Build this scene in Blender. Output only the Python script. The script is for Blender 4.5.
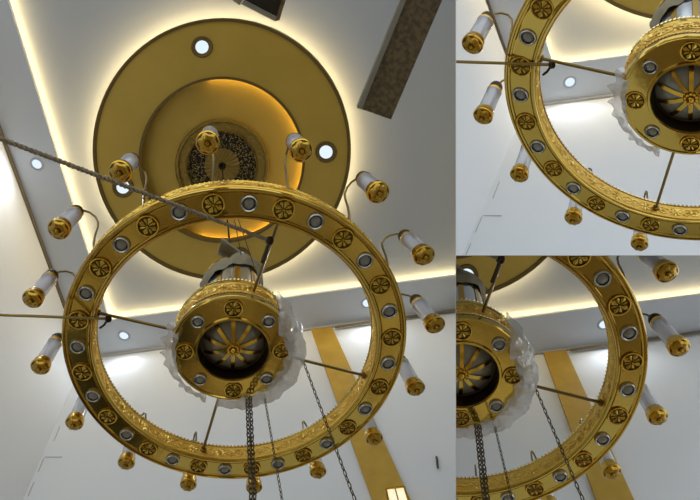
import bpy, bmesh, math, random
from mathutils import Vector, Matrix, Euler, noise
random.seed(7)
sc = bpy.context.scene
for o in list(bpy.data.objects): bpy.data.objects.remove(o)
PI = math.pi
SC = 0.8                       # metres per model unit (mid radius of the ring is one unit)

# ------------------------------------------------------------------ camera
F, CX, CY = 500.0, 350.0, 250.0
# chandelier pose of each of the three bays, in camera axes (x right, y up, -z forward)
POSE = [([[-0.8993, 0.31038, -0.22734], [0.19511, 0.86525, 0.36634], [0.11391, 0.4151, -0.951]], [-0.69303, -0.63269, -3.01764]),
        ([[-0.95132, -0.11845, 0.44474], [0.20051, 0.65731, 0.76573], [-0.05829, 0.52207, -0.67025]], [1.906, 0.80825, -2.77641]),
        ([[-0.95495, 0.13705, 0.15201], [0.18718, 0.91249, 0.35633], [0.03649, 0.40022, -0.93863]], [0.67012, -0.7687, -2.94808])]
# how the three views of the collage lie in the frame: scale, offset
VIEW = [(1.0, 0.0, 0.0), (1.1, 433.5, -287.0), (1.078, 208.2, -2.4)]
POSE = [(Matrix(a), Vector(t)) for a, t in POSE]

def frame_of(k):
    A, T = POSE[k]
    n = A.col[0].cross(A.col[1]).normalized()
    ex = (Vector((1, 0, 0)) - n * n.x).normalized()
    return Matrix((ex, n.cross(ex), n)), n.dot(T)      # rows: bay axes in camera axes; height of ring
FR = [frame_of(k) for k in range(3)]
W = FR[0][0]                                            # camera axes -> world
camd = bpy.data.cameras.new('camera'); cam = bpy.data.objects.new('camera', camd)
sc.collection.objects.link(cam); sc.camera = cam
camd.sensor_fit = 'HORIZONTAL'; camd.sensor_width = 36; camd.lens = F / 700 * 36
camd.clip_start = .01; camd.clip_end = 200
cam.matrix_world = W.to_4x4()

# ------------------------------------------------------------------ world, lights, exposure
sc.view_settings.view_transform = 'Standard'; sc.view_settings.look = 'None'
sc.view_settings.exposure = 0.0; sc.view_settings.gamma = 1; sc.view_settings.use_curve_mapping = False
wd = bpy.data.worlds.new('world'); sc.world = wd; wd.use_nodes = True
bg = wd.node_tree.nodes['Background']; bg.inputs[0].default_value = (.84, .92, 1, 1); bg.inputs[1].default_value = 1.5
LED_CEIL, LED_DOME, LED_RECESS = 42.0, 29.0, 36.0
DOWN_W = 20.0

# ------------------------------------------------------------------ materials
def lin(c): return tuple((v / 255 / 12.92 if v / 255 <= .04045 else ((v / 255 + .055) / 1.055) ** 2.4) for v in c) + (1,)
def mat(name, rgb, metal=0, rough=.5, bump=None, mix=None, emit=None, spec=.5, alpha=None, trans=0):
    m = bpy.data.materials.new(name); m.use_nodes = True
    nt = m.node_tree; b = nt.nodes['Principled BSDF']
    b.inputs['Base Color'].default_value = lin(rgb); b.inputs['Metallic'].default_value = metal
    b.inputs['Roughness'].default_value = rough; b.inputs['Specular IOR Level'].default_value = spec
    if trans: b.inputs['Transmission Weight'].default_value = trans
    if alpha is not None: b.inputs['Alpha'].default_value = alpha
    tc = nt.nodes.new('ShaderNodeTexCoord')
    def tex(kind, scale):
        if kind == 'voronoi': t = nt.nodes.new('ShaderNodeTexVoronoi'); t.inputs['Scale'].default_value = scale; out = t.outputs['Distance']
        else:
            t = nt.nodes.new('ShaderNodeTexNoise'); t.inputs['Scale'].default_value = scale; t.inputs['Detail'].default_value = 4; out = t.outputs[0]
        nt.links.new(tc.outputs['Object'], t.inputs['Vector']); return out
    if mix:
        kind, scale, rgb2, lo, hi = mix
        r = nt.nodes.new('ShaderNodeMapRange'); r.inputs[1].default_value = lo; r.inputs[2].default_value = hi
        nt.links.new(tex(kind, scale), r.inputs[0])
        x = nt.nodes.new('ShaderNodeMix'); x.data_type = 'RGBA'
        x.inputs[6].default_value = lin(rgb); x.inputs[7].default_value = lin(rgb2)
        nt.links.new(r.outputs[0], x.inputs[0]); nt.links.new(x.outputs[2], b.inputs['Base Color'])
    if bump:
        kind, scale, st, dist = bump
        bn = nt.nodes.new('ShaderNodeBump'); bn.inputs['Strength'].default_value = st; bn.inputs['Distance'].default_value = dist
        nt.links.new(tex(kind, scale), bn.inputs['Height']); nt.links.new(bn.outputs[0], b.inputs['Normal'])
    if emit:
        b.inputs['Emission Color'].default_value = lin(emit[0]); b.inputs['Emission Strength'].default_value = emit[1]
    return m
GOLD = mat('polished_gold', (196, 166, 78), .95, .12, ('noise', 4, .12, .02))
GOLD_TRIM = mat('gold_ribs', (205, 165, 62), 1, .22)  # gold of ribs, rims and collars
RELIEF = mat('engraved_gold', (240, 206, 108), 1, .28, ('voronoi', 60, .7, .006))
BANDG = mat('band_gold', (226, 186, 84), .75, .42, ('voronoi', 90, .6, .004))
BEAD = mat('bead_gold', (240, 222, 170), 1, .15)
CUPG = mat('cup_gold', (170, 136, 54), 1, .22, ('noise', 30, .6, .02))
DARK = mat('dark_bronze', (52, 40, 20), .8, .35)
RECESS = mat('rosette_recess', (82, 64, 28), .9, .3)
PETAL = mat('petal_gold', (176, 142, 54), 1, .22)
BRASS = mat('antique_brass', (120, 92, 40), 1, .3)
SATIN = mat('satin_gold_panel', (176, 146, 58), .35, .42, ('noise', 1.2, .15, .05), ('noise', 1.5, (186, 154, 64), .35, .65))
SATIN_RIM = mat('dark_shaded_gold_rim', (100, 80, 30), .3, .5)  # dark rim gold; on the dome's outer edge it holds painted-in shade
LATTICE = mat('gold_lattice', (158, 132, 62), .6, .4, ('voronoi', 30, 1, .02), ('voronoi', 60, (18, 12, 6), .30, .42))
FLUTE = mat('fluted_gold', (130, 105, 42), .6, .4)
BAND = mat('patterned_gold_band', (140, 114, 46), .6, .4, ('voronoi', 18, .8, .02))
SILVER = mat('silver_trim', (176, 174, 164), .9, .25)
LENS = mat('grey_lens', (128, 126, 116), .1, .2)
BOWLG = mat('grey_glass_bowl', (136, 132, 114), .1, .15)
STEEL = mat('mirror_panel', (205, 208, 210), .9, .12)
ROPE = mat('grey_brown_rope', (128, 116, 92), 0, .8, ('noise', 60, .8, .01))
ROD = mat('gold_rod', (120, 98, 48), .9, .3)
CHAIN = mat('dark_chain', (84, 72, 48), .9, .35)
WIRE = mat('thin_wire', (70, 62, 44), .6, .5)
FOAM = mat('grey_foam', (126, 116, 90), 0, .8, ('noise', 9, .6, .02))
WOOD = mat('brown_wood', (98, 80, 46), 0, .6, ('noise', 14, .5, .01), ('noise', 26, (66, 52, 26), .4, .62))
WOODE = mat('wood_edge', (118, 114, 98), 0, .6)
BLACK = mat('black_casing', (30, 24, 12), .2, .4)
CEIL_LIT = mat('ceiling_paint_lit', (190, 193, 197), 0, .9)  # same paint as the tray; the band's extra light is in this colour
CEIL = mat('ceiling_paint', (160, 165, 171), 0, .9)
WALLP = mat('wall_paint', (214, 217, 220), 0, .85)
SEAM = mat('panel_seam', (172, 168, 158), 0, .8)
TRIM = mat('trim_paint', (168, 166, 160), 0, .6)
TRIMD = mat('trim_brown', (112, 100, 78), .2, .6)
PILAS = mat('pilaster_gold', (186, 150, 54), .15, .5, None, ('noise', 6, (170, 136, 44), .3, .7))
CRYST = mat('crystal', (235, 228, 200), .1, .1, ('voronoi', 20, 1, .02), None, ((255, 240, 200), .7))
FLOOR = mat('floor_carpet', (186, 172, 148), 0, .9, None, ('noise', .9, (120, 100, 72), .42, .55))
def emis(name, rgb, s):
    m = bpy.data.materials.new(name); m.use_nodes = True; nt = m.node_tree; nt.nodes.clear()
    e = nt.nodes.new('ShaderNodeEmission'); e.inputs[0].default_value = lin(rgb); e.inputs[1].default_value = s
    o = nt.nodes.new('ShaderNodeOutputMaterial'); nt.links.new(e.outputs[0], o.inputs[0]); return m
LEDC = emis('led_strip', (255, 226, 164), LED_CEIL)
LEDD = emis('led_ring', (255, 226, 164), LED_DOME)
LEDR = emis('led_recess', (255, 218, 135), LED_RECESS)
LAMPE = emis('lamp_lens', (218, 232, 244), 1.15)
def clear(name, rgb, t, gloss, rough=.1, bump=0):
    m = bpy.data.materials.new(name); m.use_nodes = True; nt = m.node_tree; nt.nodes.clear()
    tr = nt.nodes.new('ShaderNodeBsdfTransparent'); df = nt.nodes.new('ShaderNodeBsdfDiffuse'); gl = nt.nodes.new('ShaderNodeBsdfGlossy')
    tl = nt.nodes.new('ShaderNodeBsdfTranslucent'); tl.inputs[0].default_value = lin(rgb)
    df.inputs[0].default_value = lin(rgb); gl.inputs['Roughness'].default_value = rough
    a = nt.nodes.new('ShaderNodeMixShader'); b = nt.nodes.new('ShaderNodeMixShader'); c = nt.nodes.new('ShaderNodeMixShader')
    c.inputs[0].default_value = .5; nt.links.new(df.outputs[0], c.inputs[1]); nt.links.new(tl.outputs[0], c.inputs[2])
    a.inputs[0].default_value = gloss; nt.links.new(c.outputs[0], a.inputs[1]); nt.links.new(gl.outputs[0], a.inputs[2])
    b.inputs[0].default_value = t; nt.links.new(a.outputs[0], b.inputs[1]); nt.links.new(tr.outputs[0], b.inputs[2])
    o = nt.nodes.new('ShaderNodeOutputMaterial'); nt.links.new(b.outputs[0], o.inputs[0])
    if bump:
        tc = nt.nodes.new('ShaderNodeTexCoord'); n = nt.nodes.new('ShaderNodeTexNoise'); n.inputs['Scale'].default_value = bump
        bn = nt.nodes.new('ShaderNodeBump'); bn.inputs['Distance'].default_value = .02
        nt.links.new(tc.outputs['Object'], n.inputs['Vector']); nt.links.new(n.outputs[0], bn.inputs['Height'])
        for s in (df, gl): nt.links.new(bn.outputs[0], s.inputs['Normal'])
    return m
TUBE = clear('clear_tube', (215, 215, 222), .4, .3, .08)
CORE = mat('white_core', (228, 228, 226), 0, .5)
PLAST = clear('plastic_film', (215, 215, 215), .35, .4, .15, 22)

# ------------------------------------------------------------------ geometry helpers
class MB:
    def __init__(s): s.v = []; s.f = []; s.sm = []
    def add(s, vs, fs, smooth=True):
        o = len(s.v); s.v += [Vector(v) for v in vs]
        s.f += [tuple(i + o for i in f) for f in fs]; s.sm += [smooth] * len(fs)
    def lathe(s, prof, c=(0, 0, 0), seg=32, a0=0, a1=2 * PI, axis=None, closed=False, lobes=None, smooth=True):
        full = abs(a1 - a0 - 2 * PI) < 1e-6; n = seg if full else seg + 1
        M = basis(axis) if axis is not None else None; vs = []
        for i in range(n):
            t = a0 + (a1 - a0) * i / seg
            for r, z in prof:
                rr = r * (1 + lobes[1] * math.cos(lobes[0] * t)) if lobes else r
                p = Vector((rr * math.cos(t), rr * math.sin(t), z))
                vs.append((M @ p if M else p) + Vector(c))
        m = len(prof); fs = []
        for i in range(seg if full else n - 1):
            j = (i + 1) % n
            for k in range(m if closed else m - 1):
                l = (k + 1) % m
                fs.append((i * m + k, j * m + k, j * m + l, i * m + l))
        s.add(vs, fs, smooth)
    def tube(s, pts, r, sides=6, closed=False):
        pts = [Vector(p) for p in pts]; n = len(pts); vs = []
        rs = r if isinstance(r, (list, tuple)) else [r] * n
        for i, p in enumerate(pts):
            a = pts[(i - 1) % n] if (closed or i) else p; b = pts[(i + 1) % n] if (closed or i < n - 1) else p
            d = (b - a); d = d.normalized() if d.length > 1e-9 else Vector((0, 0, 1))
            if i == 0: u = d.orthogonal().normalized()
            else: u = (u - d * u.dot(d)); u = u.normalized() if u.length > 1e-6 else d.orthogonal().normalized()
            w = d.cross(u)
            for k in range(sides):
                t = 2 * PI * k / sides; vs.append(p + (u * math.cos(t) + w * math.sin(t)) * rs[i])
        fs = []
        for i in range(n if closed else n - 1):
            j = (i + 1) % n
            for k in range(sides):
                l = (k + 1) % sides; fs.append((i * sides + k, i * sides + l, j * sides + l, j * sides + k))
        if not closed: fs += [tuple(range(sides))[::-1], tuple((n - 1) * sides + k for k in range(sides))]
        s.add(vs, fs)
    def ball(s, c, r, seg=8, rings=5):
        prof = [(max(r * math.sin(PI * i / rings), 1e-5), -r * math.cos(PI * i / rings)) for i in range(rings + 1)]
        s.lathe(prof, c, seg)
    def prism(s, pts, off):
        n = len(pts); pts = [Vector(p) for p in pts]; off = Vector(off)
        s.add(pts + [p + off for p in pts], [tuple(range(n)), tuple(range(2 * n - 1, n - 1, -1))] +
              [(i, (i + 1) % n, n + (i + 1) % n, n + i) for i in range(n)], False)
def basis(axis):
    z = Vector(axis).normalized(); x = z.orthogonal().normalized(); return Matrix((x, z.cross(x), z)).transposed()

SEAM_X, SEAM_Y = 455.8, 255.4
N1 = Vector((F, 0, SEAM_X - CX))                        # >0 : right of the upright divider
N2 = Vector((0, F, -(SEAM_Y - CY)))                     # >0 : above the level divider
PL = [[(W @ -N1)], [(W @ N1), (W @ N2)], [(W @ N1), (W @ -N2)]]
BAY = {}
def build(name, mb, m, parent=None, xf=None, bay=0, ploc=None):
    vs = [xf(v) if xf else v for v in mb.v]
    lo = Vector([min(v[i] for v in vs) for i in range(3)]); hi = Vector([max(v[i] for v in vs) for i in range(3)])
    c = (lo + hi) / 2
    me = bpy.data.meshes.new(name); me.from_pydata([v - c for v in vs], [], mb.f)
    me.polygons.foreach_set('use_smooth', mb.sm); me.materials.append(m); me.update()
    bm = bmesh.new(); bm.from_mesh(me)
    cut = False; gone = False
    for n in PL[bay]:
        n = n.normalized(); d = [n.dot(v) for v in vs] if not cut else [n.dot(v.co + c) for v in bm.verts]
        if not d: gone = True; break
        if max(d) <= 0: gone = True; break
        if min(d) < .003:
            r = bmesh.ops.bisect_plane(bm, geom=bm.verts[:] + bm.edges[:] + bm.faces[:], dist=1e-6,
                                       plane_co=n * .0015 - c, plane_no=n, clear_inner=True)
            cut = True
    if gone or not bm.verts: bm.free(); bpy.data.meshes.remove(me); return None
    if len(bm.faces) > 1: bmesh.ops.recalc_face_normals(bm, faces=bm.faces[:])
    if cut:
        cc = sum((v.co for v in bm.verts), Vector()) / len(bm.verts)
        for v in bm.verts: v.co -= cc
        c = c + cc
    bm.to_mesh(me); bm.free(); me.set_sharp_from_angle(angle=math.radians(34))
    o = bpy.data.objects.new(name, me); sc.collection.objects.link(o)
    if parent:
        o.parent = parent; o.location = c - wloc(parent)
    else: o.location = c
    return o
def wloc(o):
    v = o.location.copy()
    while o.parent: o = o.parent; v += o.location
    return v
def tag(o, label=None, cat=None, group=None, kind=None):
    if o is None: return o
    if label: o['label'] = label
    if cat: o['category'] = cat
    if group: o['group'] = group
    if kind: o['kind'] = kind
    return o
def empty(name, loc):
    o = bpy.data.objects.new(name, None); sc.collection.objects.link(o); o.location = loc; o.empty_display_size = .05; return o
def prune(o):
    if not any(c.parent == o for c in bpy.data.objects) and o.type == 'EMPTY': bpy.data.objects.remove(o)

# true-camera model used to read positions in the large view (f 380, centre 228,250)
R0 = Matrix([[-0.9754350812521604, 0.2201950303833101, -0.006367955486949656], [0.20380919733637268, 0.91306349002415, 0.3532377022148436], [0.08359553423296082, 0.34326259886479354, -0.9355119319799685]])
T0 = Vector([0.04538487843094957, -0.6633447012280959, -2.3966197135932])
R0I = R0.inverted()
def at(x, y, z):                # point of the hall model (ring axes) that shows at x, y and has height z over the ring
    d = R0I @ Vector(((x - 228) / 380, -(y - 250) / 380, -1)); o = R0I @ -T0
    return o + d * ((z - o.z) / d.z)
def XF(k):
    A, T = POSE[k]
    return lambda v: (W @ (A @ Vector(v) + T)) * SC
def ray(k, x, y):
    s, ox, oy = VIEW[k]; X, Y = x * s + ox, y * s + oy
    return Vector(((X - CX) / F, -(Y - CY) / F, -1))
def room(k, x, y, z):           # point of bay k's room at height z (units above the camera)
    B, h = FR[k]; n = B.row[2]; d = ray(k, x, y)
    return (W @ (d * (z * h / 2.008 / n.dot(d)))) * SC
def upv(k): return W @ FR[k][0].row[2]
HK = [FR[k][1] / 2.008 * SC for k in range(3)]

WHERE = ['in large left view', 'in upper right view', 'in lower right view']
ZC, ZT = 6.0, 6.10

# ------------------------------------------------------------------ structure
def quad(name, pts, m, bay, kind='structure', thick=None):
    mb = MB()
    if thick is None: mb.add(pts, [tuple(range(len(pts)))], False)
    else: mb.prism(pts, thick)
    o = build(name, mb, m, bay=bay); return tag(o, kind=kind)
def wall_plane(k, a, b):
    n = (b - a).cross(upv(k)).normalized(); return a, n
def on_wall(k, x, y, pl, off=0):
    a, n = pl; d = W @ ray(k, x, y)
    if n.dot(a) < 0: n = -n
    return d * ((n.dot(a) - off) / n.dot(d))
def line_left(y): return 13 + .364 * (y - 165)
def lip_left(y): return 7.8 + 101.2 / 320 * y
CORNER = (84, 358)
for k in range(3):
    U = upv(k) * HK[k]
    yt = -120 if k == 0 else (200 if k == 1 else -20)
    yt = -120
    xr = 560
    yb = lambda x: 358 - .128 * (x - 84)
    ylip = lambda x: 320 - .128 * (x - 109)
    c = room(k, *CORNER, ZC)
    # lower ceiling band, an L around the raised tray
    sl = U * .03
    band = [(line_left(yt), yt), CORNER, (xr, yb(xr)), (xr, ylip(xr)), (109, 320), (lip_left(yt), yt)]
    pts = [room(k, *p, ZC) for p in band]
    mb = MB(); mb.add(pts, [(0, 1, 4, 5), (1, 2, 3, 4)], False)
    mb.add([p + sl for p in pts], [(0, 1, 4, 5), (1, 2, 3, 4)], False)
    mb.add([pts[5], pts[4], pts[3], pts[5] + sl, pts[4] + sl, pts[3] + sl], [(0, 1, 4, 3), (1, 2, 5, 4)], False)
    tag(build('ceiling', mb, CEIL_LIT, bay=k), kind='structure')
    # raised tray ceiling and its riser, set back behind the lip
    a, b, d_ = room(k, lip_left(yt), yt, ZC), room(k, 109, 320, ZC), room(k, xr, ylip(xr), ZC)
    o1 = (b - a).cross(upv(k)).normalized(); o2 = (d_ - b).cross(upv(k)).normalized()
    cen = room(k, 300, 150, ZC)
    if o1.dot(cen - a) > 0: o1 = -o1
    if o2.dot(cen - b) > 0: o2 = -o2
    g = .11 * HK[k]
    up = U * (ZT - ZC)
    ra, rb, rd = a + o1 * g, b + (o1 + o2) * g, d_ + o2 * g
    tr = room(k, 760, -260, ZC)
    mb = MB(); mb.add([ra + up, rb + up, rd + up, tr + up], [(0, 1, 2, 3)], False)
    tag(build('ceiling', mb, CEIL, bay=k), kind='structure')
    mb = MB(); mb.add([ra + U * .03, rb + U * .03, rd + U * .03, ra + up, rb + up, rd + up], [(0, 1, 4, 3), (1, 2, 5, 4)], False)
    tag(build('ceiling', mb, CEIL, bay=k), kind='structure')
    # LED strip on top of the lip
    g2 = .04 * HK[k]
    la, lb, ld = a + o1 * g2 + U * .034, b + (o1 + o2) * g2 + U * .034, d_ + o2 * g2 + U * .034
    mb = MB(); h = U * .02
    mb.add([la, lb, ld, la + h, lb + h, ld + h], [(0, 1, 4, 3), (1, 2, 5, 4)], False)
    tag(build('led_strip', mb, LEDC, bay=k), 'warm white light strip glowing behind the ceiling lip ' + WHERE[k], 'light strip')
    # walls
    wl = wall_plane(k, c, room(k, line_left(yt), yt, ZC)); wb = wall_plane(k, c, room(k, xr, yb(xr), ZC))
    e1 = room(k, line_left(yt), yt, ZC); e2 = room(k, xr, yb(xr), ZC); dn = U * 7.6
    cb = c + (on_wall(k, 24, 498, wb) - c) * 2.4
    quad('wall_left', [c, e1, e1 - dn, cb], WALLP, k)
    quad('wall_back', [c, e2, e2 - dn, cb], WALLP, k)
    # mouldings under the ceiling
    inn = -o2
    mb = MB(); s1 = c + inn * .03; s2 = e2 + inn * .03
    mb.prism([s1, s2, s2 - U * .045, s1 - U * .045], inn * -.028)
    tag(build('trim', mb, TRIM, bay=k), kind='structure').name = 'trim_%d' % (k * 2 + 1)
    mb = MB(); s1 = c - o1 * .02; s2 = e1 - o1 * .02
    mb.prism([s1, s2, s2 - U * .05, s1 - U * .05], o1 * .018)
    t = tag(build('trim', mb, TRIMD, bay=k), kind='structure')
    if t: t.name = 'trim_%d' % (k * 2 + 2)
    if k != 1:
        mb = MB(); s1 = on_wall(k, 335, yb(335) , wb, .05); s2 = e2 + inn * .05
        mb.prism([s1, s2, s2 - U * .04, s1 - U * .04], inn * -.015)
        t = tag(build('trim', mb, TRIMD, bay=k), kind='structure')
        if t: t.name = 'trim_%d' % (k + 7)
    # hairline panel seams on the back wall
    if k < 2:
        mb = MB()
        for p, q in (((47, 432), (38, 456)), ((60, 426), (54, 441)), ((44, 458), (38, 472)), ((34, 482), (28, 496)), ((24, 412), (38, 456)), ((45, 457), (62, 457))):
            mb.tube([on_wall(k, *p, wb, .004), on_wall(k, *q, wb, .004)], .0045, 4)
        t = tag(build('trim', mb, SEAM, bay=k), kind='structure')
        if t: t.name = 'trim_%d' % (10 + k)
    # gold pilaster
    if k != 1:
        mb = MB(); P = [on_wall(k, x, y, wb, .05) for x, y in ((311, 329), (332, 327), (413, 505), (374, 505))]
        L = P[0] + (P[3] - P[0]) * 1.2; Rr = P[1] + (P[2] - P[1]) * 1.2
        mb.prism([P[0], P[1], Rr, L], inn * -.045)
        tag(build('gold_pilaster', mb, PILAS, bay=k), 'flat gold vertical pilaster board on the white back wall ' + WHERE[k], 'pilaster')
    if k == 0:
        e = empty('wall_lamp', on_wall(0, 395, 500, wb, .06)); tag(e, 'small lit crystal wall lamp on the gold pilaster at bottom edge', 'wall lamp')
        P = [on_wall(0, x, y, wb, .1) for x, y in ((386, 489), (404, 487), (412, 512), (391, 514))]
        mb = MB(); mb.prism(P, inn * -.045); build('crystal_shade', mb, CRYST, e, bay=0)
        mb = MB()
        for i in range(4): mb.tube([P[i], P[(i + 1) % 4]], .012, 4)
        mb.tube([(P[0] + P[1]) / 2, (P[2] + P[3]) / 2], .008, 4)
        build('frame', mb, GOLD_TRIM, e, bay=0)
        mb = MB(); mb.tube([on_wall(0, 436.5, 457, wb, .01), on_wall(0, 437, 460, wb, .05), on_wall(0, 438, 468, wb, .03)], .012, 5)
        tag(build('wire_stub', mb, WIRE, bay=0), 'short dark wire stub poking from the white back wall at right', 'wire')
    # recessed downlights of the lower band
    spots = [((37, 164), 5.5, 'beside the left wall'), ((124, 335.5), 5, 'near the far left corner'), ((367, 303), 5, 'beyond the ring at right')]
    for (x, y), r, wh in spots:
        X, Y = x * VIEW[k][0] + VIEW[k][1], y * VIEW[k][0] + VIEW[k][2]
        if k == 0 or (X > 462 and X < 700 and (Y < 250) == (k == 1) and Y > 0):
            p = room(k, x, y, ZC); q = room(k, x + r, y, ZC); rr = (q - p).length
            e = empty('recessed_downlight', p); tag(e, 'round bright recessed downlight in the ceiling %s %s' % (wh, WHERE[k]), 'downlight', None)
            n = -upv(k)
            mb = MB(); mb.lathe([(1e-4, .004), (rr * .85, .004)], p, 24, axis=n); build('lamp_lens', mb, LAMPE, e, bay=k)
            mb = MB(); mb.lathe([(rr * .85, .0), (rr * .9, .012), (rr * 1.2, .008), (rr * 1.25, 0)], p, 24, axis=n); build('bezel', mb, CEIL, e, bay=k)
            ld_ = bpy.data.lights.new('downlight_glow', 'SPOT'); ld_.energy = DOWN_W; ld_.spot_size = 3.1; ld_.spot_blend = .7; ld_.color = (.85, .92, 1); ld_.shadow_soft_size = rr
            lo_ = bpy.data.objects.new('downlight_glow', ld_); sc.collection.objects.link(lo_)
            lo_.parent = e; lo_.location = n * .03; lo_.rotation_euler = (-n).to_track_quat('Z', 'Y').to_euler()

# dividers between the three bays
def scr(x, y, d): v = Vector(((x - CX) / F, -(y - CY) / F, -1)); return (W @ v) * d
mb = MB(); nn = (W @ N1).normalized() * .0012
mb.prism([scr(SEAM_X, -60, 1.25) - nn * .5, scr(SEAM_X, 560, 1.25) - nn * .5, scr(SEAM_X, 640, 11) - nn * .5, scr(SEAM_X, -60, 11) - nn * .5], nn)
DV = bpy.data.objects
def raw(name, mb, m):
    me = bpy.data.meshes.new(name); me.from_pydata(mb.v, [], mb.f); me.materials.append(m)
    o = bpy.data.objects.new(name, me); sc.collection.objects.link(o); return o
tag(raw('wall_centre', mb, WALLP), kind='structure')
mb = MB(); nn = (W @ N2).normalized() * .0012
mb.prism([scr(SEAM_X, SEAM_Y, 1.25) - nn * .5, scr(760, SEAM_Y, 1.25) - nn * .5, scr(760, SEAM_Y, 11) - nn * .5, scr(SEAM_X, SEAM_Y, 11) - nn * .5], nn)
tag(raw('wall_right', mb, WALLP), kind='structure')
mb = MB(); mb.add([(-9, -9, -1.6), (9, -9, -1.6), (9, 9, -1.6), (-9, 9, -1.6)], [(0, 1, 2, 3)], False)
tag(raw('floor', mb, FLOOR), kind='structure')

# dark open doorways low in the back wall, below the frame; the polished ring mirrors them
DOORM = mat('dark_doorway', (14, 11, 7), 0, .5)
for k, (x0, x1, zt, zb) in enumerate([(-.2, 1.62, .08, -1.58)]):
    n = upv(k); c = room(k, *CORNER, ZC); e2 = room(k, 560, 358 - .128 * 476, ZC)
    ex = (e2 - c); ex = (ex - n * ex.dot(n)).normalized(); inn = n.cross(ex)
    if inn.dot(-c) < 0: inn = -inn
    b0 = c - n * c.dot(n)
    P = [b0 + ex * x + n * z + inn * .03 for x, z in ((x0, zt), (x1, zt), (x1, zb), (x0, zb))]
    mb = MB(); mb.prism(P, inn * .03); o = tag(raw('door_%d' % (k + 1), mb, DOORM), kind='structure')
    mb = MB(); mb.prism([b0 + ex * x + inn * y + n * -1.59 for x, y in ((-.2, .04), (1.9, .04), (1.9, .95), (-.2, .7))], n * .008)  # unseen dark floor strip, added to extend the dark reflection in ring and drum
    tag(raw('floor', mb, DOORM), kind='structure')

# ------------------------------------------------------------------ gold ceiling dome
def make_dome(k):
    e = empty('ceiling_dome', room(k, 222, 150, 6.0))
    tag(e, 'large round gold ceiling dome with glowing edge ' + WHERE[k] if k == 0 else 'partly seen edge of the gold ceiling dome ' + WHERE[k], 'ceiling dome')
    def ell(cx, cy, rx, ry, z, n=96, a0=0, a1=2 * PI, end=False):
        m = n + 1 if end else n
        return [room(k, cx + rx * math.cos(a0 + (a1 - a0) * i / n), cy + ry * math.sin(a0 + (a1 - a0) * i / n), z) for i in range(m)]
    def loft(loops, closed=True, smooth=True):
        mb = MB(); n = len(loops[0]); vs = [p for l in loops for p in l]; fs = []
        for j in range(len(loops) - 1):
            for i in range(n if closed else n - 1):
                fs.append((j * n + i, j * n + (i + 1) % n, (j + 1) * n + (i + 1) % n, (j + 1) * n + i))
        mb.add(vs, fs, smooth); return mb
    def P(name, mb, m, par=e): return build(name, mb, m, par, bay=k)
    U = upv(k) * HK[k]
    lift = lambda l, dz: [p + U * dz for p in l]
    o = ell(222, 149, 129, 131, 5.86); o2 = ell(222, 149, 125.5, 127.5, 5.87); i2 = ell(222, 159.5, 83, 83, 5.87); i1 = ell(222, 159.5, 80.5, 80.5, 5.87)
    P('rim_panel', loft([o2, i2], smooth=False), SATIN)
    P('outer_edge', loft([lift(o, .1), lift(o, .0), lift(o, -.012), lift(o2, -.012), o2]), SATIN_RIM)
    P('inner_edge', loft([i2, lift(i2, -.02), lift(i1, -.02), i1, lift(i1, .06)]), SATIN_RIM)
    P('backing', loft([lift(o, .1), lift(i1, .06)], smooth=False), SATIN_RIM)
    # recess
    w = ell(222, 159.5, 86, 86, 5.93)
    P('recess_wall', loft([w, lift(w, .25)]), SATIN)
    pl = lift(ell(222, 159.5, 86, 86, 5.93), .07); me_ = ell(222, 165, 46, 46, 6.01)
    P('recess_panel', loft([pl, me_]), SATIN)
    s0 = ell(222, 159.5, 84.5, 84.5, 5.945, 60, -PI * .56, PI * .6, True)
    P('led_strip', loft([s0, lift(s0, .02)], False), LEDR)
    hr = ell(222, 149, 124.5, 126.5, 6.0); P('led_ring', loft([lift(hr, -.02), lift(hr, .03)]), LEDD)
    # medallion
    c = (222, 166)
    md = P('medallion', loft([ell(*c, 47, 47, 5.990), ell(*c, 46, 46, 5.950), ell(*c, 44, 44, 5.950), ell(*c, 43, 43, 5.980), ell(*c, 36, 36, 5.980), ell(*c, 35, 35, 5.960), ell(*c, 34, 34, 5.980)]), BAND)
    if md:
        P('lattice', loft([ell(*c, 34, 34, 5.990), ell(*c, 17.5, 17.5, 5.980)]), LATTICE, md)
        n = 96; l1 = ell(*c, 17.5, 17.5, 5.975, n); l2 = ell(*c, 4, 4, 5.965, n)
        l1 = [p + U * (.012 if i % 4 < 2 else 0) for i, p in enumerate(l1)]
        P('fluted_disc', loft([l1, l2]), FLUTE, md)
        P('hub', loft([ell(*c, 4, 4, 5.965), ell(*c, 3.6, 3.6, 5.930), ell(*c, 2, 2, 5.930), ell(*c, 1.4, 1.4, 5.960), ell(*c, .2, .2, 5.960)]), DARK, md)
    # four dome spotlights
    for x, y in ((202, 47), (123, 187), (326, 152), (240, 258)):
        m1 = P('spotlight', loft([ell(x, y, 11, 11, 5.866, 24), ell(x, y, 10, 10, 5.85, 24), ell(x, y, 6.6, 6.6, 5.862, 24)]), SATIN_RIM)
        if m1: P('lamp_lens', loft([ell(x, y, 6.8, 6.8, 5.862, 24), ell(x, y, .2, .2, 5.862, 24)]), LAMPE, m1)
    prune(e)
for k in range(3): make_dome(k)

# ------------------------------------------------------------------ chandelier
PH = 1.0258852530509204
LA = [PH - i * PI / 8 for i in range(16)]                       # downlights of the ring
RA = [PH - i * PI / 8 - PI / 16 for i in range(16)]             # rosettes
BA = [math.radians(25.42) - i * PI / 8 for i in range(16)]      # outer lamps
def cyl(r, a, z): return Vector((r * math.cos(a), r * math.sin(a), z))

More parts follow.
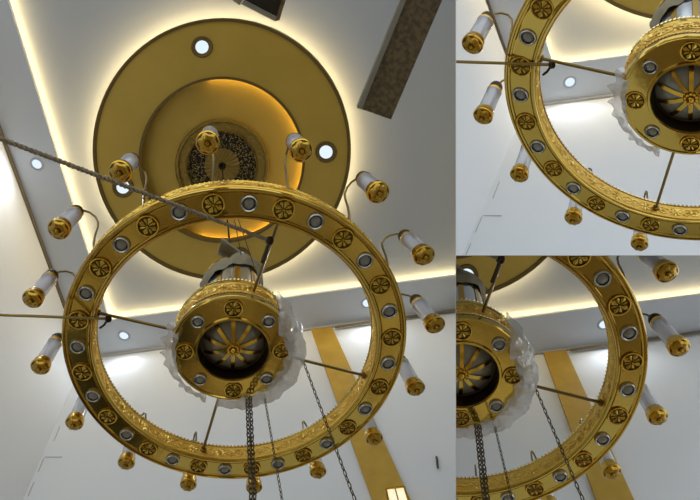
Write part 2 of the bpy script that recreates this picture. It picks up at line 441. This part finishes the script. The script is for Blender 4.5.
def relief(r, z0, z1, n, sgn):
    """scrolls and rosettes standing off a cylinder of radius r; sgn -1 inner face, +1 outer face"""
    mb = MB(); h = (z1 - z0) / 2; zc = (z0 + z1) / 2; dt = 2 * PI / n
    for i in range(n):
        a = i * dt
        if i % 2 == 0:
            for q in (-1, 1):
                for w in (-1, 1):
                    pts = []
                    for j in range(13):
                        t = j / 12; ang = t * 2.1 * PI; rad = h * .62 * (1 - .78 * t)
                        u = q * (dt * .33 + (rad * math.cos(ang) - h * .2) / r); v = w * (rad * math.sin(ang) * .75 + h * .12)
                        pts.append(cyl(r + sgn * .004, a + u, zc + v))
                    mb.tube(pts, .0036, 4)
            mb.ball(cyl(r + sgn * .004, a, zc), .011, 6, 4)
        else:
            for q in range(8):
                t = q * PI / 4
                p = [cyl(r + sgn * .004, a + (h * s * math.cos(t)) / r, zc + h * s * math.sin(t)) for s in (.2, .5, .75)]
                mb.tube(p, [.003, .009, .003], 4)
            mb.ball(cyl(r + sgn * .004, a, zc), .010, 6, 4)
    return mb
def beads(r, z, n, rad):
    mb = MB()
    for i in range(n):
        c = cyl(r, 2 * PI * i / n, z)
        mb.add([c + Vector((rad, 0, 0)), c + Vector((0, rad, 0)), c - Vector((rad, 0, 0)), c - Vector((0, rad, 0)), c + Vector((0, 0, rad)), c - Vector((0, 0, rad))],
               [(0, 1, 4), (1, 2, 4), (2, 3, 4), (3, 0, 4), (1, 0, 5), (2, 1, 5), (3, 2, 5), (0, 3, 5)])
    return mb
def rosette_mb(c, R):
    """rim, eight petals"""
    rim = MB(); pet = MB()
    prof = [(R * (1 + .09 * math.cos(t)), -.004 + R * .09 * math.sin(t)) for t in [2 * PI * i / 8 for i in range(8)]]
    rim.lathe(prof, c, 28, closed=True)
    for q in range(8):
        a = q * PI / 4 + .2; tip = R * (.92 if q % 2 == 0 else .82); w = .37 if q % 2 == 0 else .27
        pts = [cyl(R * .12, a, -.010), cyl(tip * .78, a - w, -.004), cyl(tip, a, -.006), cyl(tip * .78, a + w, -.004), cyl(tip * .6, a, -.012)]
        pet.add([p + c for p in pts], [(0, 1, 4), (1, 2, 4), (2, 3, 4), (3, 0, 4)], False)
    pet.ball(c + Vector((0, 0, -.012)), R * .14, 8, 4)
    return rim, pet

def make_chandelier(k):
    xf = XF(k)
    root = empty('chandelier', xf((0, 0, 0)))
    tag(root, {0: 'whole gold ring chandelier with sixteen glass lamps in the large left view',
               1: 'lower left part of the gold ring chandelier in the small upper right view',
               2: 'lower right part of the gold ring chandelier in the small lower right view'}[k], 'chandelier')
    def P(name, mb, m, par=root, label=None):
        o = build(name, mb, m, par, xf, k)
        if o is not None and label: o['label'] = label
        return o
    # ring
    mb = MB(); mb.lathe([(.902, .122), (.902, -.004), (.906, -.012), (.914, -.012), (.918, -.001), (.926, .001), (.929, -.004), (.933, .001),
                         (1.043, .001), (1.047, -.004), (1.051, .001), (1.060, -.001), (1.064, -.012), (1.072, -.012), (1.076, -.004), (1.076, .122)], seg=160, closed=True)
    ring = P('ring', mb, GOLD)
    mb = MB(); mb.lathe([(.9, .012), (.9, .114)], seg=160); P('inner_band', mb, BANDG, ring)
    mb = MB(); mb.lathe([(1.078, .012), (1.078, .114)], seg=160); P('outer_band', mb, BANDG, ring)
    P('inner_relief', relief(.902, .012, .112, 56, -1), RELIEF, ring)
    P('outer_relief', relief(1.076, .012, .112, 64, 1), RELIEF, ring)
    mb = MB()
    for r in (.900, 1.078):
        for z in (.006, .118): mb.lathe([(r + .006 * math.cos(t), z + .006 * math.sin(t)) for t in (0, PI / 2, PI, PI * 1.5)], seg=160, closed=True)
    P('edge_moulding', mb, GOLD_TRIM, ring)
    P('bead_crest', beads(.905, .133, 210, .012), BEAD, ring); P('bead_crest', beads(1.073, .133, 250, .012), BEAD, ring)
    for a in RA:
        c = cyl(.988, a, -.002); rim, pet = rosette_mb(c, .059)
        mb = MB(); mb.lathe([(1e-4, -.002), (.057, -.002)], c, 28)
        ro = P('rosette', rim, GOLD_TRIM)
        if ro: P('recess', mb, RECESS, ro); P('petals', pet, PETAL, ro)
    def downlight(c, R):
        mb = MB(); mb.lathe([(R * .68, .0), (R * .7, -.012), (R * .82, -.018), (R * .95, -.012), (R, 0)], c, 28)
        d = P('downlight', mb, SILVER)
        if not d: return
        mb = MB(); mb.lathe([(R * .7, -.004), (R * .68, .004), (R * .6, .006)], c - Vector((0, 0, .008)), 24); P('reflector', mb, DARK, d)
        mb = MB(); mb.lathe([(1e-4, -.016), (R * .35, -.013), (R * .62, -.004)], c - Vector((0, 0, .002)), 24); P('lens', mb, LENS, d)
    for a in LA: downlight(cyl(.988, a, 0), .050)
    # sixteen lamps
    for a in BA:
        c = cyl(1.3, a, 0)
        mb = MB(); mb.tube([cyl(r, a, z) for r, z in ((1.07, .10), (1.095, .18), (1.12, .29), (1.135, .40), (1.155, .48), (1.19, .525), (1.235, .53), (1.275, .50), (1.3, .44))], .0075, 6)
        lamp = empty('lamp', xf(cyl(1.3, a, .42)) - root.location); lamp.parent = root
        def Q(name, mb, m): return build(name, mb, m, lamp, xf, k)
        Q('arm', mb, ROD)
        mb = MB(); mb.lathe([(1e-4, .475), (.02, .473), (.024, .455), (.040, .445), (.046, .428), (.046, .41), (.034, .39), (1e-4, .39)], c, 18); Q('cap', mb, DARK)
        mb = MB(); mb.lathe([(.030, .395), (.048, .392), (.053, .378), (.050, .362), (.046, .366)], c, 20); Q('upper_collar', mb, GOLD_TRIM)
        mb = MB(); mb.lathe([(.050, .37), (.051, .14)], c, 24); Q('glass_tube', mb, TUBE)
        mb = MB(); mb.lathe([(1e-4, .37), (.030, .37), (.030, .14), (1e-4, .14)], c, 14); Q('light_tube', mb, CORE)
        mb = MB(); mb.lathe([(.050, .152), (.054, .152), (.058, .146), (.060, .138), (.060, .112), (.064, .106), (.064, .094), (.058, .088), (.052, .094)], c, 28)
        Q('lower_collar', mb, GOLD_TRIM)
        mb = MB(); mb.lathe([(.055, .096), (.052, .084), (.042, .070), (.026, .064), (.014, .070), (.010, .058), (1e-4, .055)], c, 48, lobes=(6, .08)); Q('cup', mb, CUPG)
        if not any(o.parent == lamp for o in bpy.data.objects): bpy.data.objects.remove(lamp)
    xf0 = xf; OFF = Vector((.02, .03, 0)); xf = lambda v: xf0(Vector(v) + OFF)
    # centre body
    mb = MB(); mb.lathe([(.222, .05), (.222, -.006), (.226, -.016), (.238, -.016), (.244, -.004), (.366, -.004), (.371, -.012), (.381, -.012), (.389, -.004), (.393, .02), (.387, .04),
                         (.380, .19), (.388, .2), (.384, .225), (.32, .25), (.24, .26), (.24, .2)], seg=96)
    drum = P('drum', mb, GOLD)
    mb = MB(); mb.lathe([(.389, .046), (.3825, .188)], seg=96); P('band', mb, BANDG, drum)
    P('relief', relief(.386, .05, .185, 28, 1), RELIEF, drum)
    P('bead_crest', beads(.376, .238, 96, .013), BEAD, drum); P('bead_trim', beads(.392, .042, 120, .007), BEAD, drum)
    for q in range(4):
        a = math.radians(77 + 90 * q); c = cyl(.306, a, -.006); rim, pet = rosette_mb(c, .055)
        ro = P('rosette', rim, GOLD_TRIM)
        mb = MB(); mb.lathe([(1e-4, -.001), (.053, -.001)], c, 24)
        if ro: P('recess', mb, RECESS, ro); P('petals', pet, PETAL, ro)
        downlight(cyl(.306, a + PI / 4, -.005), .045)
    # glass bowl with ribs
    mb = MB(); mb.lathe([(.222, -.002), (.218, .03), (.214, .085), (.17, .10)], seg=64); P('bowl_housing', mb, DARK)
    prof = [(1e-4, .02), (.05, .022), (.1, .032), (.15, .05), (.19, .078), (.2, .09)]
    mb = MB(); mb.lathe(prof, seg=64); bowl = P('bowl', mb, BOWLG)
    mb = MB()
    for q in range(10):
        a = q * PI / 5 + .1; w = .075
        vs = [];
        for r, z in ((.04, .012), (.1, .022), (.15, .04), (.195, .072)):
            for s in (-1, 1): vs.append(cyl(r, a + s * .0125 / r, z))
        mb.add(vs, [(0, 1, 3, 2), (2, 3, 5, 4), (4, 5, 7, 6)], False)
    P('ribs', mb, GOLD_TRIM, bowl)
    mb = MB()
    for q in range(10):
        a = q * PI / 5; mb.ball(cyl(.032, a, .008), .014, 8, 5)
    mb.ball((0, 0, 0), .022, 12, 6); mb.lathe([(1e-4, .004), (.03, .006), (.045, .014)], seg=24); P('boss', mb, GOLD_TRIM, bowl)
    # neck with mirror panels
    mb = MB(); mb.lathe([(.22, .22), (.22, .95)], seg=48, smooth=True); neck = P('neck', mb, STEEL)
    mb = MB()
    for q in range(10):
        a = q * PI / 5 + .25
        mb.add([cyl(.224, a - .09, .22), cyl(.224, a + .09, .22), cyl(.224, a + .09, .95), cyl(.224, a - .09, .95)], [(0, 1, 2, 3)], False)
    mb.lathe([(.22, .25), (.24, .255), (.24, .28), (.222, .285)], seg=48); mb.lathe([(.22, .92), (.235, .925), (.235, .95), (.22, .96), (1e-4, .98)], seg=48)
    P('gold_bands', mb, GOLD_TRIM, neck)
    mb = MB(); mb.tube([(0, 0, .97), (0, 0, 1.15)], .02, 10); mb.ball((0, 0, 1.15), .035, 10, 6); P('hanger', mb, DARK, neck)
    xf = xf0
    # spokes
    for a in (math.radians(5), math.radians(-88), math.radians(181), math.radians(93)):
        mb = MB(); mb.tube([cyl(.37, a, .1), cyl(.905, a, .06)], .010, 8)
        sp = P('spoke', mb, ROD)
        if sp:
            mb = MB(); mb.lathe([(.0, .0), (.022, .002), (.022, .02), (.012, .024)], cyl(.9, a, .06), 12, axis=-cyl(1, a, 0)); P('flange', mb, BRASS, sp)
    if not any(c.parent == root for c in bpy.data.objects): bpy.data.objects.remove(root)
for k in range(3): make_chandelier(k)

# ------------------------------------------------------------------ ropes, chains, wraps
def knot(p, r, seed):
    mb = MB(); rnd = random.Random(seed)
    for j in range(3):
        ax = Vector((rnd.uniform(-1, 1), rnd.uniform(-1, 1), rnd.uniform(-1, 1)))
        M = basis(ax); mb.tube([p + M @ Vector((r * math.cos(t), r * math.sin(t), 0)) for t in [2 * PI * i / 12 for i in range(12)]], r * .38, 6, True)
    mb.ball(p, r * .8, 8, 5); return mb
for k in range(3):
    xf = XF(k)
    def B(name, mb, m, par=None): return build(name, mb, m, par, xf, k)
    # level rope from the left to the end of the left spoke
    a, b = at(-16, 314, -.25), at(108, 319, .03); a = b + (a - b) * 2.2
    if k < 2:
        e = empty('tie_rope', xf(b)); tag(e, 'thin brown rope pulled level from left to the ring ' + WHERE[k], 'rope')
        n = 26; mb = MB(); mb.tube([a.lerp(b, i / n) + Vector((0, 0, -.004 * math.sin(PI * i / n))) for i in range(n + 1)], .0085, 6); B('rope', mb, ROD, e)
        B('knot', knot(b, .017, 3), DARK, e)
        mb = MB(); mb.tube([b, at(104, 325, .05), at(100, 328, .06)], .008, 6); B('hook', mb, DARK, e)
    # slanting rope
    a, b = at(-14, 128, -.35), at(270, 240, .02); a = b + (a - b) * 1.5
    if k != 1:
        e = empty('guy_rope', xf(b)); tag(e, 'thick grey twisted rope slanting across the front of the ring to the upper spoke' if k == 0 else 'dark knot of rope tied on the upper spoke ' + WHERE[k], 'rope')
        mb = MB(); n = 360
        for s in range(2):
            mb.tube([a.lerp(b, i / n) + basis(b - a) @ Vector((.006 * math.cos(i * .9 + s * PI), .006 * math.sin(i * .9 + s * PI), 0)) for i in range(n + 1)], .0075, 4)
        B('rope', mb, ROPE, e); B('knot', knot(b, .020, 5), DARK, e)
        mb = MB(); mb.tube([b, at(267, 249, .05), at(262, 262, .08)], .012, 6); B('hook', mb, DARK, e)
    # suspension from the dome
    if k == 0:
        top = (W.inverted() @ (room(0, 222, 167, 5.91) / SC)); A, T = POSE[0]; top = A.inverted() @ (top - T)
        mb = MB(); mb.tube([top, Vector((.02, .03, 1.17))], .011, 8)
        tag(B('suspension_cable', mb, DARK), 'dark hanging cable from the dome centre down to the chandelier neck', 'cable')
        for i, (p, q, lb) in enumerate([((231, 214, .9), (240, 262, 1.0), 'thin wire running down beside the hanging cable to the grey foam'),
                                        ((233, 214, .9), (258, 283, .5), 'thin wire slanting down right from the cable to the drum top')]):
            mb = MB(); mb.tube([at(*p), at(*q)], .0035, 5); tag(B('thin_wire', mb, WIRE), lb, 'wire')
    # grey foam on the neck
    mb = MB(); vs = []; fs = []; n = 40; O = Vector((.02, .03, 0))
    for i in range(n + 1):
        a = math.radians(-20 + 260 * i / n)
        for j, (r, z) in enumerate([(.232, .80), (.245, .84), (.25, .90), (.25, .95), (.235, 1.0), (.16, 1.02)]):
            d = noise.noise(Vector((a * 3, z * 14, 1))) * .03
            vs.append(O + cyl(r + d, a, z - .10 * math.sin(a * 1.5 + 1) + noise.noise(Vector((a * 2, j, 7))) * .04))
    for i in range(n):
        for j in range(5): fs.append((i * 6 + j, i * 6 + j + 1, i * 6 + j + 7, i * 6 + j + 6))
    mb.add(vs, fs)
    # folded slab leaning over the top
    A0, A1, B0, B1 = at(221, 241, 1.14), at(217, 257, 1.08), at(262, 273, 1.10), at(252, 283, 1.06)
    top_, bot = [], []; nu, nv = 14, 6
    for i in range(nu + 1):
        for j in range(nv + 1):
            u, v = i / nu, j / nv; p = A0.lerp(B0, u).lerp(A1.lerp(B1, u), v)
            p += Vector((0, .02, -.03)) * (math.sin(v * PI * 2) * .8) + Vector((0, 0, 1)) * noise.noise(p * 9) * .04
            top_.append(p); bot.append(p + Vector((0, -.02, .035)))
    g = len(top_); F_ = []
    for i in range(nu):
        for j in range(nv):
            q = (i * (nv + 1) + j, i * (nv + 1) + j + 1, (i + 1) * (nv + 1) + j + 1, (i + 1) * (nv + 1) + j)
            F_ += [q, tuple(x + g for x in q[::-1])]
    for i in range(nu):
        for j in (0, nv):
            q = i * (nv + 1) + j; w = (i + 1) * (nv + 1) + j; F_.append((q, w, w + g, q + g))
    for j in range(nv):
        for b_ in (0, nu * (nv + 1)): F_.append((b_ + j, b_ + j + 1, b_ + j + 1 + g, b_ + j + g))
    mb.add(top_ + bot, F_, False)
    o = build('foam_wrap', mb, FOAM, None, xf, k)
    tag(o, 'grey foam sheet wrapped around the chandelier neck ' + WHERE[k], 'foam sheet')
    # plastic film
    def film(a0, a1, prof, seed, n=70, ragged=0.0):
        mb = MB(); vs = []; fs = []; m = len(prof)
        for i in range(n + 1):
            t = i / n; a = a0 + (a1 - a0) * t; taper = math.sin(PI * min(1, max(0, t))) ** .35
            for j, (r, z) in enumerate(prof):
                w = noise.noise(Vector((a * 4, j * .6, seed))) * .05 + noise.noise(Vector((a * 9, j * .9, seed + 5))) * (.004 + .02 * min(1, j / 3))
                rr = .395 + (r - .395) * taper + w * .7
                zz = z + noise.noise(Vector((a * 7, j * 1.1, seed + 9))) * .03
                if j == m - 1: rr += ragged * noise.noise(Vector((a * 7, seed, 2)))
                vs.append(cyl(rr, a, zz))
        for i in range(n):
            for j in range(m - 1): fs.append((i * m + j, i * m + j + 1, (i + 1) * m + j + 1, (i + 1) * m + j))
        mb.add(vs, fs); return mb
    R = math.radians
    if k != 1:
        mb = film(R(118), R(275), [(.31, -.03), (.36, -.04), (.41, -.035), (.435, .0), (.45, .06), (.455, .13), (.435, .19), (.40, .24)], 1.3)
        tag(B('plastic_film', mb, PLAST), 'clear crumpled plastic film bulging around the right side of the drum ' + WHERE[k], 'plastic film')
    if k != 2:
        mb = film(R(-74), R(14), [(.375, -.03), (.40, -.03), (.42, .0), (.44, .03), (.455, .06), (.475, .09)], 4.1, 60, .10)
        tag(B('plastic_film', mb, PLAST), 'torn translucent plastic film hanging off the lower left of the drum ' + WHERE[k], 'plastic film')
    # chains
    def chain(p, q, pitch, r, name, label, group=None):
        q = p + (q - p) * 1.35; mb = MB(); L = (q - p).length; n = int(L / pitch); d = (q - p).normalized(); M = basis(d)
        for i in range(n):
            c = p.lerp(q, (i + .5) / n); M2 = M @ Matrix.Rotation(i % 2 * PI / 2 + .4, 3, 'Z')
            lk = [c + M2 @ Vector((r * 1.9 * math.cos(t), 0, pitch * .62 * math.sin(t))) for t in [2 * PI * s / 8 for s in range(8)]]
            mb.tube(lk, r * .75, 4, True)
        tag(build(name, mb, CHAIN, None, xf, k), label, 'chain', group)
    if k != 1:
        w = WHERE[k]
        chain(at(247, 397, -.02), at(254.5, 512, -.75), .030, .0062, 'chain', 'left strand of the doubled dark chain hanging under the drum ' + w)
        chain(at(250.5, 397, -.02), at(258.5, 512, -.75), .030, .0062, 'chain', 'right strand of the doubled dark chain hanging under the drum ' + w)
        chain(at(264.5, 396, -.02), at(288, 514, -.75), .030, .0036, 'chain', 'thin single chain just right of the doubled chain ' + w)
        chain(at(303, 361, .1), at(366, 512, -.75), .032, .0045, 'chain', 'rightmost slanting chain crossing in front of the ring ' + w)

# ------------------------------------------------------------------ things above the ring in the large view
U = upv(0)
e = empty('wooden_board', room(0, 400, 60, 4.6)); tag(e, 'long brown wooden board high up right of the gold dome', 'board')
P = [room(0, x, y, 4.6) for x, y in ((358, 108), (391, 119.5), (468, -60), (428, -60))]
mb = MB(); mb.prism(P, U * .10); build('board_face', mb, WOOD, e, bay=0)
D = [room(0, x, y, 4.6) for x, y in ((357, 107.5), (361.5, 109), (430, -60), (424, -60))]
mb = MB(); mb.prism([p - U * .03 for p in D], U * .13); build('edge_batten', mb, WOODE, e, bay=0)
e = empty('ceiling_box', room(0, 262, 5, 4.8)); tag(e, 'small dark box with a grey lower lip at the top edge above the dome', 'box')
P = [room(0, x, y, 4.8) for x, y in ((243, 5), (276, 21), (288, -18), (254, -30))]
mb = MB(); mb.prism(P, U * .25); build('casing', mb, BLACK, e, bay=0)
mb = MB(); mb.prism([room(0, x, y, 4.76) for x, y in ((241, 4), (275, 21.5), (277, 17), (244, 0))], U * .05); build('lip', mb, WOODE, e, bay=0)
mb = MB(); mb.prism([room(0, x, y, 4.76) for x, y in ((275, 21.5), (279, 20), (291, -18), (287, -18))], U * .05); build('side_rail', mb, WOOD, e, bay=0)
mb = MB(); mb.prism([room(0, x, y, 4.8) for x, y in ((233, -8), (233, 1), (239, 5), (245, -4))], U * .05); build('bracket', mb, WOODE, e, bay=0)
